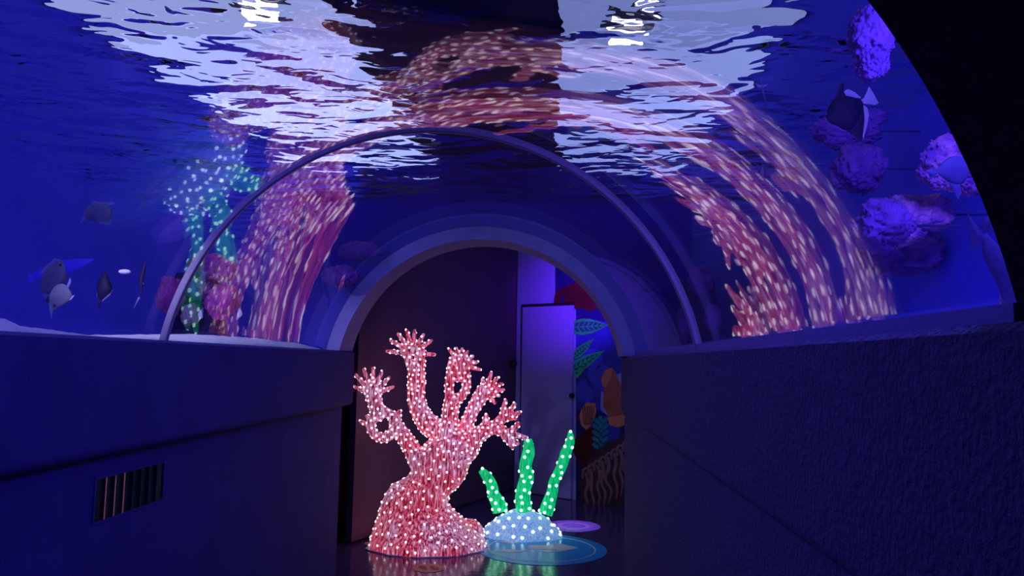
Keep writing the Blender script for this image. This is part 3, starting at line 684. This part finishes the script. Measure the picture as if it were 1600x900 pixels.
# right side
tank_coral(1378, 352, 36, 34, 2.3, 'coral_purple', 'rounded purple coral left of the ridged coral bank on the right', 8, wall=TR, fr=4)
tank_coral(1432, 335, 50, 26, 2.52, 'coral_highlit', 'coral bank with pink highlights in its colour in the right tank', 9, wall=TR, fr=5, lobes=((-34, 28, .8), (24, -16, .5)))
tank_coral(1408, 394, 58, 34, 2.86, 'coral_purple', 'broad shadowed purple coral below the pink-highlighted bank', 10, wall=TR, fr=4)
tank_coral(1494, 250, 46, 36, 2.35, 'coral_highlit', 'coral with pink highlights in its colour high up beside the dark portal edge', 11, wall=TR, fr=5, lobes=((14, 24, .7), (-24, 20, .6)))
tank_coral(1340, 264, 34, 32, 2.95, 'coral_purple', 'dim violet coral below the dark triangular fish', 12, wall=TR, fr=4, lobes=((18, -10, .7),))
tank_coral(1322, 205, 42, 24, 3.0, 'coral_purple', 'blurred violet coral behind the dark triangular fish', 13, wall=TR, lobes=((40, -22, .5),))
tank_coral(1362, 58, 30, 44, 2.0, 'coral_purple', 'dim violet coral near the water surface at the top right', 14, wall=TR, lobes=((0, 36, .7), (14, -34, .6)))
tank_coral(1093, 440, 16, 20, 4.6, 'coral_purple', 'small dark purple coral just right of the joint ring', 15, lobes=((6, -12, .6),))
tank_coral(1113, 498, 12, 20, 4.58, 'coral_purple', 'small dark purple coral low beside the right end of the joint ring', 16)
tank_coral(1072, 505, 12, 26, 4.5, 'coral_purple', 'narrow purple coral low behind the right foot of the joint ring', 17)

# ------------------------------------------------------------------ fish
def fmat(n, c1, c2, rough=0.6, sc=10): return paint(n, c1, c2, rough, sc, 0.1, 80, spec=0.15)
M['f_dark'] = fmat('dark_blue_scales', (0.006, 0.004, 0.03), (0.012, 0.008, 0.05))
M['f_silver'] = fmat('silver_scales', (0.16, 0.16, 0.30), (0.10, 0.10, 0.24))
M['f_olive'] = fmat('olive_grey_scales', (0.12, 0.13, 0.17), (0.07, 0.07, 0.15))
M['f_pale'] = fmat('pale_fin', (0.42, 0.38, 0.5), (0.3, 0.26, 0.42))
M['f_lilac'] = fmat('lilac_scales', (0.08, 0.07, 0.24), (0.05, 0.04, 0.18))
M['f_blue'] = fmat('blue_scales', (0.05, 0.04, 0.55), (0.08, 0.06, 0.65))
M['f_white'] = fmat('white_scales', (0.5, 0.48, 0.6), (0.4, 0.38, 0.52))
M['f_eye'] = paint('fish_eye', (0.01, 0.01, 0.02), None, 0.15, spec=0.8)
def resamp(pts, n):
    pts = [Vector((p[0], p[1], 0)) for p in pts]; sp, _ = smooth_path(pts, [1]*len(pts), 8)
    d = [0]
    for a, b in zip(sp, sp[1:]): d.append(d[-1]+(b-a).length)
    out = []; j = 0
    for i in range(n):
        t = d[-1]*i/(n-1)
        while j < len(d)-2 and d[j+1] < t: j += 1
        u = (t-d[j])/max(d[j+1]-d[j], 1e-9); out.append(sp[j].lerp(sp[j+1], u))
    return out
def fish(label, y, top, bot, m, thick=0.32, fins=(), eye=None, marks=(), turn=0.0, er=2.2):
    """top and bot: the back and belly outlines from snout to tail root; fins: (name, outline, material)."""
    n = 22; A = resamp(top, n); B = resamp(bot, n); k = y/F
    cx = sum(v.x for v in A+B)/(2*n); cy = sum(v.y for v in A+B)/(2*n); c = P(cx, cy, y)
    t = thing('tank_fish', c, label, 'fish', 'fish in the tank')
    ax = CR*math.cos(turn)+CF*math.sin(turn); nrm = -CF*math.cos(turn)+CR*math.sin(turn)
    def W_(x, yy, off=0.0): return c+ax*((x-cx)*k)-CU*((yy-cy)*k)+nrm*off
    hm = max((a-b).length for a, b in zip(A, B))*k/2
    V = []; Fc = []; ns = 14
    for a, b in zip(A, B):
        mid = (a+b)/2; h = (a-b)/2; hh = h.length*k
        th = thick*hm*math.sqrt(max(hh/hm, 0.0))*min(1, hh/hm*1.6+0.02)
        for i in range(ns):
            q = 2*math.pi*i/ns; s_ = math.copysign(abs(math.sin(q))**0.9, math.sin(q))
            pp = mid+h*math.cos(q); V.append(W_(pp.x, pp.y, th*s_))
    for j in range(n-1):
        for i in range(ns): a = j*ns+i; b = j*ns+(i+1) % ns; Fc.append((a, b, b+ns, a+ns))
    Fc += [tuple(range(ns))[::-1], tuple(range((n-1)*ns, n*ns))]
    obj('body', V, Fc, M[m], t, smooth=True)
    for nm, pts, fm in fins:
        q = len(pts); h = 0.0035
        mx = sum(p[0] for p in pts)/q; my = sum(p[1] for p in pts)/q
        V = [W_(mx, my, h), W_(mx, my, -h)]+[W_(x, yy, 0.0006) for x, yy in pts]+[W_(x, yy, -0.0006) for x, yy in pts]
        Fc = []
        for i in range(q): j = (i+1) % q; Fc += [(0, 2+i, 2+j), (1, 2+q+j, 2+q+i), (2+i, 2+q+i, 2+q+j, 2+j)]
        obj(nm, V, Fc, M[fm], t)
    if eye:
        for sg in (1, -1):
            cc = W_(eye[0], eye[1], sg*thick*hm*0.55); obj('eye', *sphere(cc, er*k, 10, 7), M['f_eye'], t, smooth=True)
    return t
# right-hand tank
fish('dark triangular fish with white-edged fins high in the right tank', 2.45,
     [(1290, 183), (1294, 168), (1302, 156), (1316, 151), (1334, 152), (1347, 157)], [(1290, 183), (1296, 192), (1308, 197), (1322, 204), (1338, 196), (1349, 163)], 'f_dark', .22,
     fins=[('dorsal_fin', [(1304, 155), (1309, 142), (1313, 130), (1319, 129), (1318, 141), (1322, 152)], 'f_dark'), ('dorsal_edge', [(1318, 143), (1325, 139), (1336, 144), (1346, 153), (1338, 153), (1322, 149)], 'f_pale'),
           ('tail_fin', [(1345, 157), (1350, 153), (1358, 135), (1364, 144), (1373, 161), (1368, 164), (1350, 162)], 'f_pale'),
           ('anal_fin', [(1320, 202), (1349, 163), (1351, 172), (1350, 195), (1346, 222), (1341, 219), (1330, 209)], 'f_dark'), ('anal_fin_edge', [(1349, 164), (1355, 168), (1358, 180), (1355, 196), (1349, 218), (1348, 214), (1351, 188)], 'f_pale'),
           ('snout_stripe', [(1290, 178), (1298, 174), (1302, 173), (1298, 176), (1291, 180)], 'f_pale')], eye=(1298, 167), er=1.6)
fish('hazy grey fish in front of the upper pink-highlighted coral', 1.95, [(1518, 262), (1508, 248), (1490, 244), (1474, 252), (1464, 266)], [(1518, 262), (1512, 276), (1500, 288), (1482, 284), (1464, 270)], 'f_lilac', .25,
     fins=[('tail_fin', [(1467, 268), (1456, 262), (1448, 268), (1455, 274), (1450, 284), (1462, 274)], 'f_lilac'), ('ventral_fin', [(1482, 284), (1500, 287), (1502, 300), (1497, 312), (1490, 298)], 'f_lilac')], eye=(1510, 258))
fish('grey rounded fish nosing at the pink-highlighted coral bank', 2.35, [(1348, 330), (1356, 316), (1370, 312), (1384, 322), (1388, 340)], [(1348, 330), (1346, 350), (1354, 366), (1370, 368), (1387, 345)], 'f_lilac', .25,
     fins=[('tail_fin', [(1385, 340), (1394, 342), (1380, 358), (1364, 372), (1362, 369), (1380, 352)], 'f_pale'), ('dorsal_fin', [(1352, 322), (1360, 310), (1376, 309), (1386, 322), (1372, 313)], 'f_lilac')], eye=(1354, 332))
fish('large lilac fish diving beside the dark portal edge, forked tail up', 1.5, [(1564, 478), (1562, 455), (1548, 425), (1536, 398), (1536, 372)], [(1564, 478), (1586, 470), (1590, 440), (1572, 400), (1542, 366)], 'f_lilac', .35,
     fins=[('tail_fin', [(1538, 368), (1530, 358), (1513, 336), (1516, 362), (1518, 396), (1528, 386), (1540, 374)], 'f_lilac'), ('dorsal_fin', [(1536, 360), (1538, 346), (1550, 330), (1556, 346), (1546, 364)], 'f_lilac'), ('ventral_fin', [(1562, 458), (1566, 470), (1560, 480), (1566, 468)], 'f_pale')], eye=(1572, 466))
fish('faint slim fish hanging just above the right ledge', 1.75, [(1308, 515), (1302, 500), (1304, 485), (1309, 470)], [(1308, 515), (1315, 500), (1315, 485), (1311, 470)], 'f_lilac', .35, fins=[('tail_fin', [(1309, 472), (1305, 462), (1310, 466), (1316, 461), (1311, 472)], 'f_lilac')])
fish('needle-thin pale fish upright under the ripples at upper right', 2.7, [(1188, 118), (1189, 135), (1193, 155), (1199, 178)], [(1188, 118), (1192, 135), (1197, 155), (1200, 178)], 'f_silver', .6, fins=[('side_fin', [(1190, 134), (1180, 130), (1184, 136), (1191, 138), (1202, 131), (1193, 134)], 'f_pale')])
fish('needle-thin pale fish upright between the right-hand light streaks', 2.9, [(1190, 250), (1191, 260), (1194, 270), (1198, 282)], [(1190, 250), (1195, 260), (1199, 270), (1199, 282)], 'f_silver', .6, fins=[('side_fin', [(1192, 258), (1188, 270), (1192, 280), (1195, 266)], 'f_pale')])
# left-hand tank
fish('grey angular fish with a dark slanting bar low at the far left', 2.95, [(82, 486), (76, 465), (84, 448), (96, 442), (106, 446)], [(82, 486), (92, 480), (104, 474), (114, 463), (108, 450)], 'f_olive', .2,
     fins=[('dorsal_bar', [(70, 468), (78, 462), (96, 440), (104, 424), (104, 436), (92, 452), (80, 468), (74, 475)], 'f_dark'), ('tail_fin', [(104, 448), (110, 432), (112, 440), (106, 452)], 'f_silver'), ('lower_fin', [(76, 470), (82, 486), (80, 500), (77, 486)], 'f_silver'), ('belly_fin', [(96, 474), (118, 460), (112, 468), (98, 476)], 'f_pale')], eye=(86, 478))
fish('dusky grey fish half hidden behind the angular fish at far left', 3.15, [(98, 405), (84, 410), (70, 424), (62, 440)], [(98, 405), (104, 425), (96, 445), (70, 462), (62, 444)], 'f_olive', .2, fins=[('tail_fin', [(64, 440), (62, 452), (70, 470), (76, 466), (68, 446)], 'f_silver'), ('dorsal_fin', [(98, 406), (86, 402), (70, 416), (60, 430), (72, 424)], 'f_silver')], eye=(96, 414))
fish('long blue fish gliding above the grey fish at the far left', 3.3, [(150, 404), (122, 404), (90, 408), (56, 424), (44, 436)], [(150, 404), (130, 418), (104, 430), (74, 434), (44, 438)], 'f_blue', .4, fins=[('tail_fin', [(50, 434), (42, 426), (40, 438), (44, 446), (54, 436)], 'f_blue')])
fish('faint silvery fish high in the left tank under the ripples', 3.4, [(196-60, 320), (150, 318), (166, 318), (176, 326)], [(136, 320), (132, 340), (150, 346), (172, 348)], 'f_olive', .2, fins=[('dorsal_fin', [(140, 322), (148, 312), (160, 316), (178, 314), (182, 318), (164, 322)], 'f_silver'), ('tail_fin', [(136, 322), (130, 334), (124, 352), (134, 342), (140, 330)], 'f_silver'), ('belly_fin', [(150, 344), (160, 340), (176, 344), (174, 352), (158, 352)], 'f_silver')])
fish('dark diamond-shaped fish seen head-on in the left tank', 3.2, [(155, 473), (151, 450), (156, 434), (165, 424)], [(155, 473), (166, 464), (176, 452), (166, 426)], 'f_dark', .5, fins=[('dorsal_fin', [(162, 428), (166, 418), (168, 430)], 'f_dark'), ('lower_fin', [(152, 468), (155, 484), (159, 470)], 'f_dark'), ('belly_fin', [(160, 468), (177, 452), (172, 462), (160, 472)], 'f_silver'), ('side_fin', [(151, 448), (157, 434), (153, 456), (151, 468)], 'f_silver')])
fish('thin dark fish seen edge-on with a white belly, left of the magenta corals', 3.2, [(228, 406), (220, 424), (217, 438), (219, 455), (213, 470)], [(228, 406), (227, 424), (224, 440), (222, 456), (214, 470)], 'f_dark', .6, fins=[('tail_fin', [(216, 464), (208, 484), (212, 478), (219, 466)], 'f_silver'), ('belly_fin', [(219, 430), (223, 428), (224, 444), (220, 446)], 'f_white'), ('side_fin', [(230, 432), (226, 446), (222, 460), (225, 448)], 'f_silver')])
o = obj('drifting_flake', *sphere(P(195, 424.5, 3.0), 0.026, 14, 8, (1.0, .5, .38)), M['f_white'], smooth=True, loc=P(195, 424.5, 3.0)); tagset(o, 'small white flake drifting between the dark diamond fish and the thin fish', 'flake')
fish('olive grey fish with a dark back in front of the magenta corals', 3.9, [(316, 459), (306, 447), (308, 436), (317, 427)], [(316, 459), (322, 448), (322, 436), (319, 427)], 'f_olive', .35, fins=[('dorsal_bar', [(319, 428), (325, 440), (323, 452), (316, 462), (320, 448)], 'f_dark'), ('tail_fin', [(317, 430), (314, 422), (324, 425), (320, 432)], 'f_silver')], eye=(313, 452))
fish('tiny pale triangular fish beneath the olive grey fish', 4.0, [(312, 499), (309, 492), (313, 484)], [(312, 499), (317, 496), (315, 484)], 'f_white', .4, fins=[('dorsal_fin', [(314, 486), (317, 478), (318, 492)], 'f_silver')])
fish('tiny pale triangular fish right of the round violet brain coral', 4.1, [(372, 498), (371, 490), (373, 482)], [(372, 498), (379, 492), (376, 482)], 'f_white', .4, fins=[('dorsal_fin', [(373, 485), (376, 477), (378, 488)], 'f_silver')])
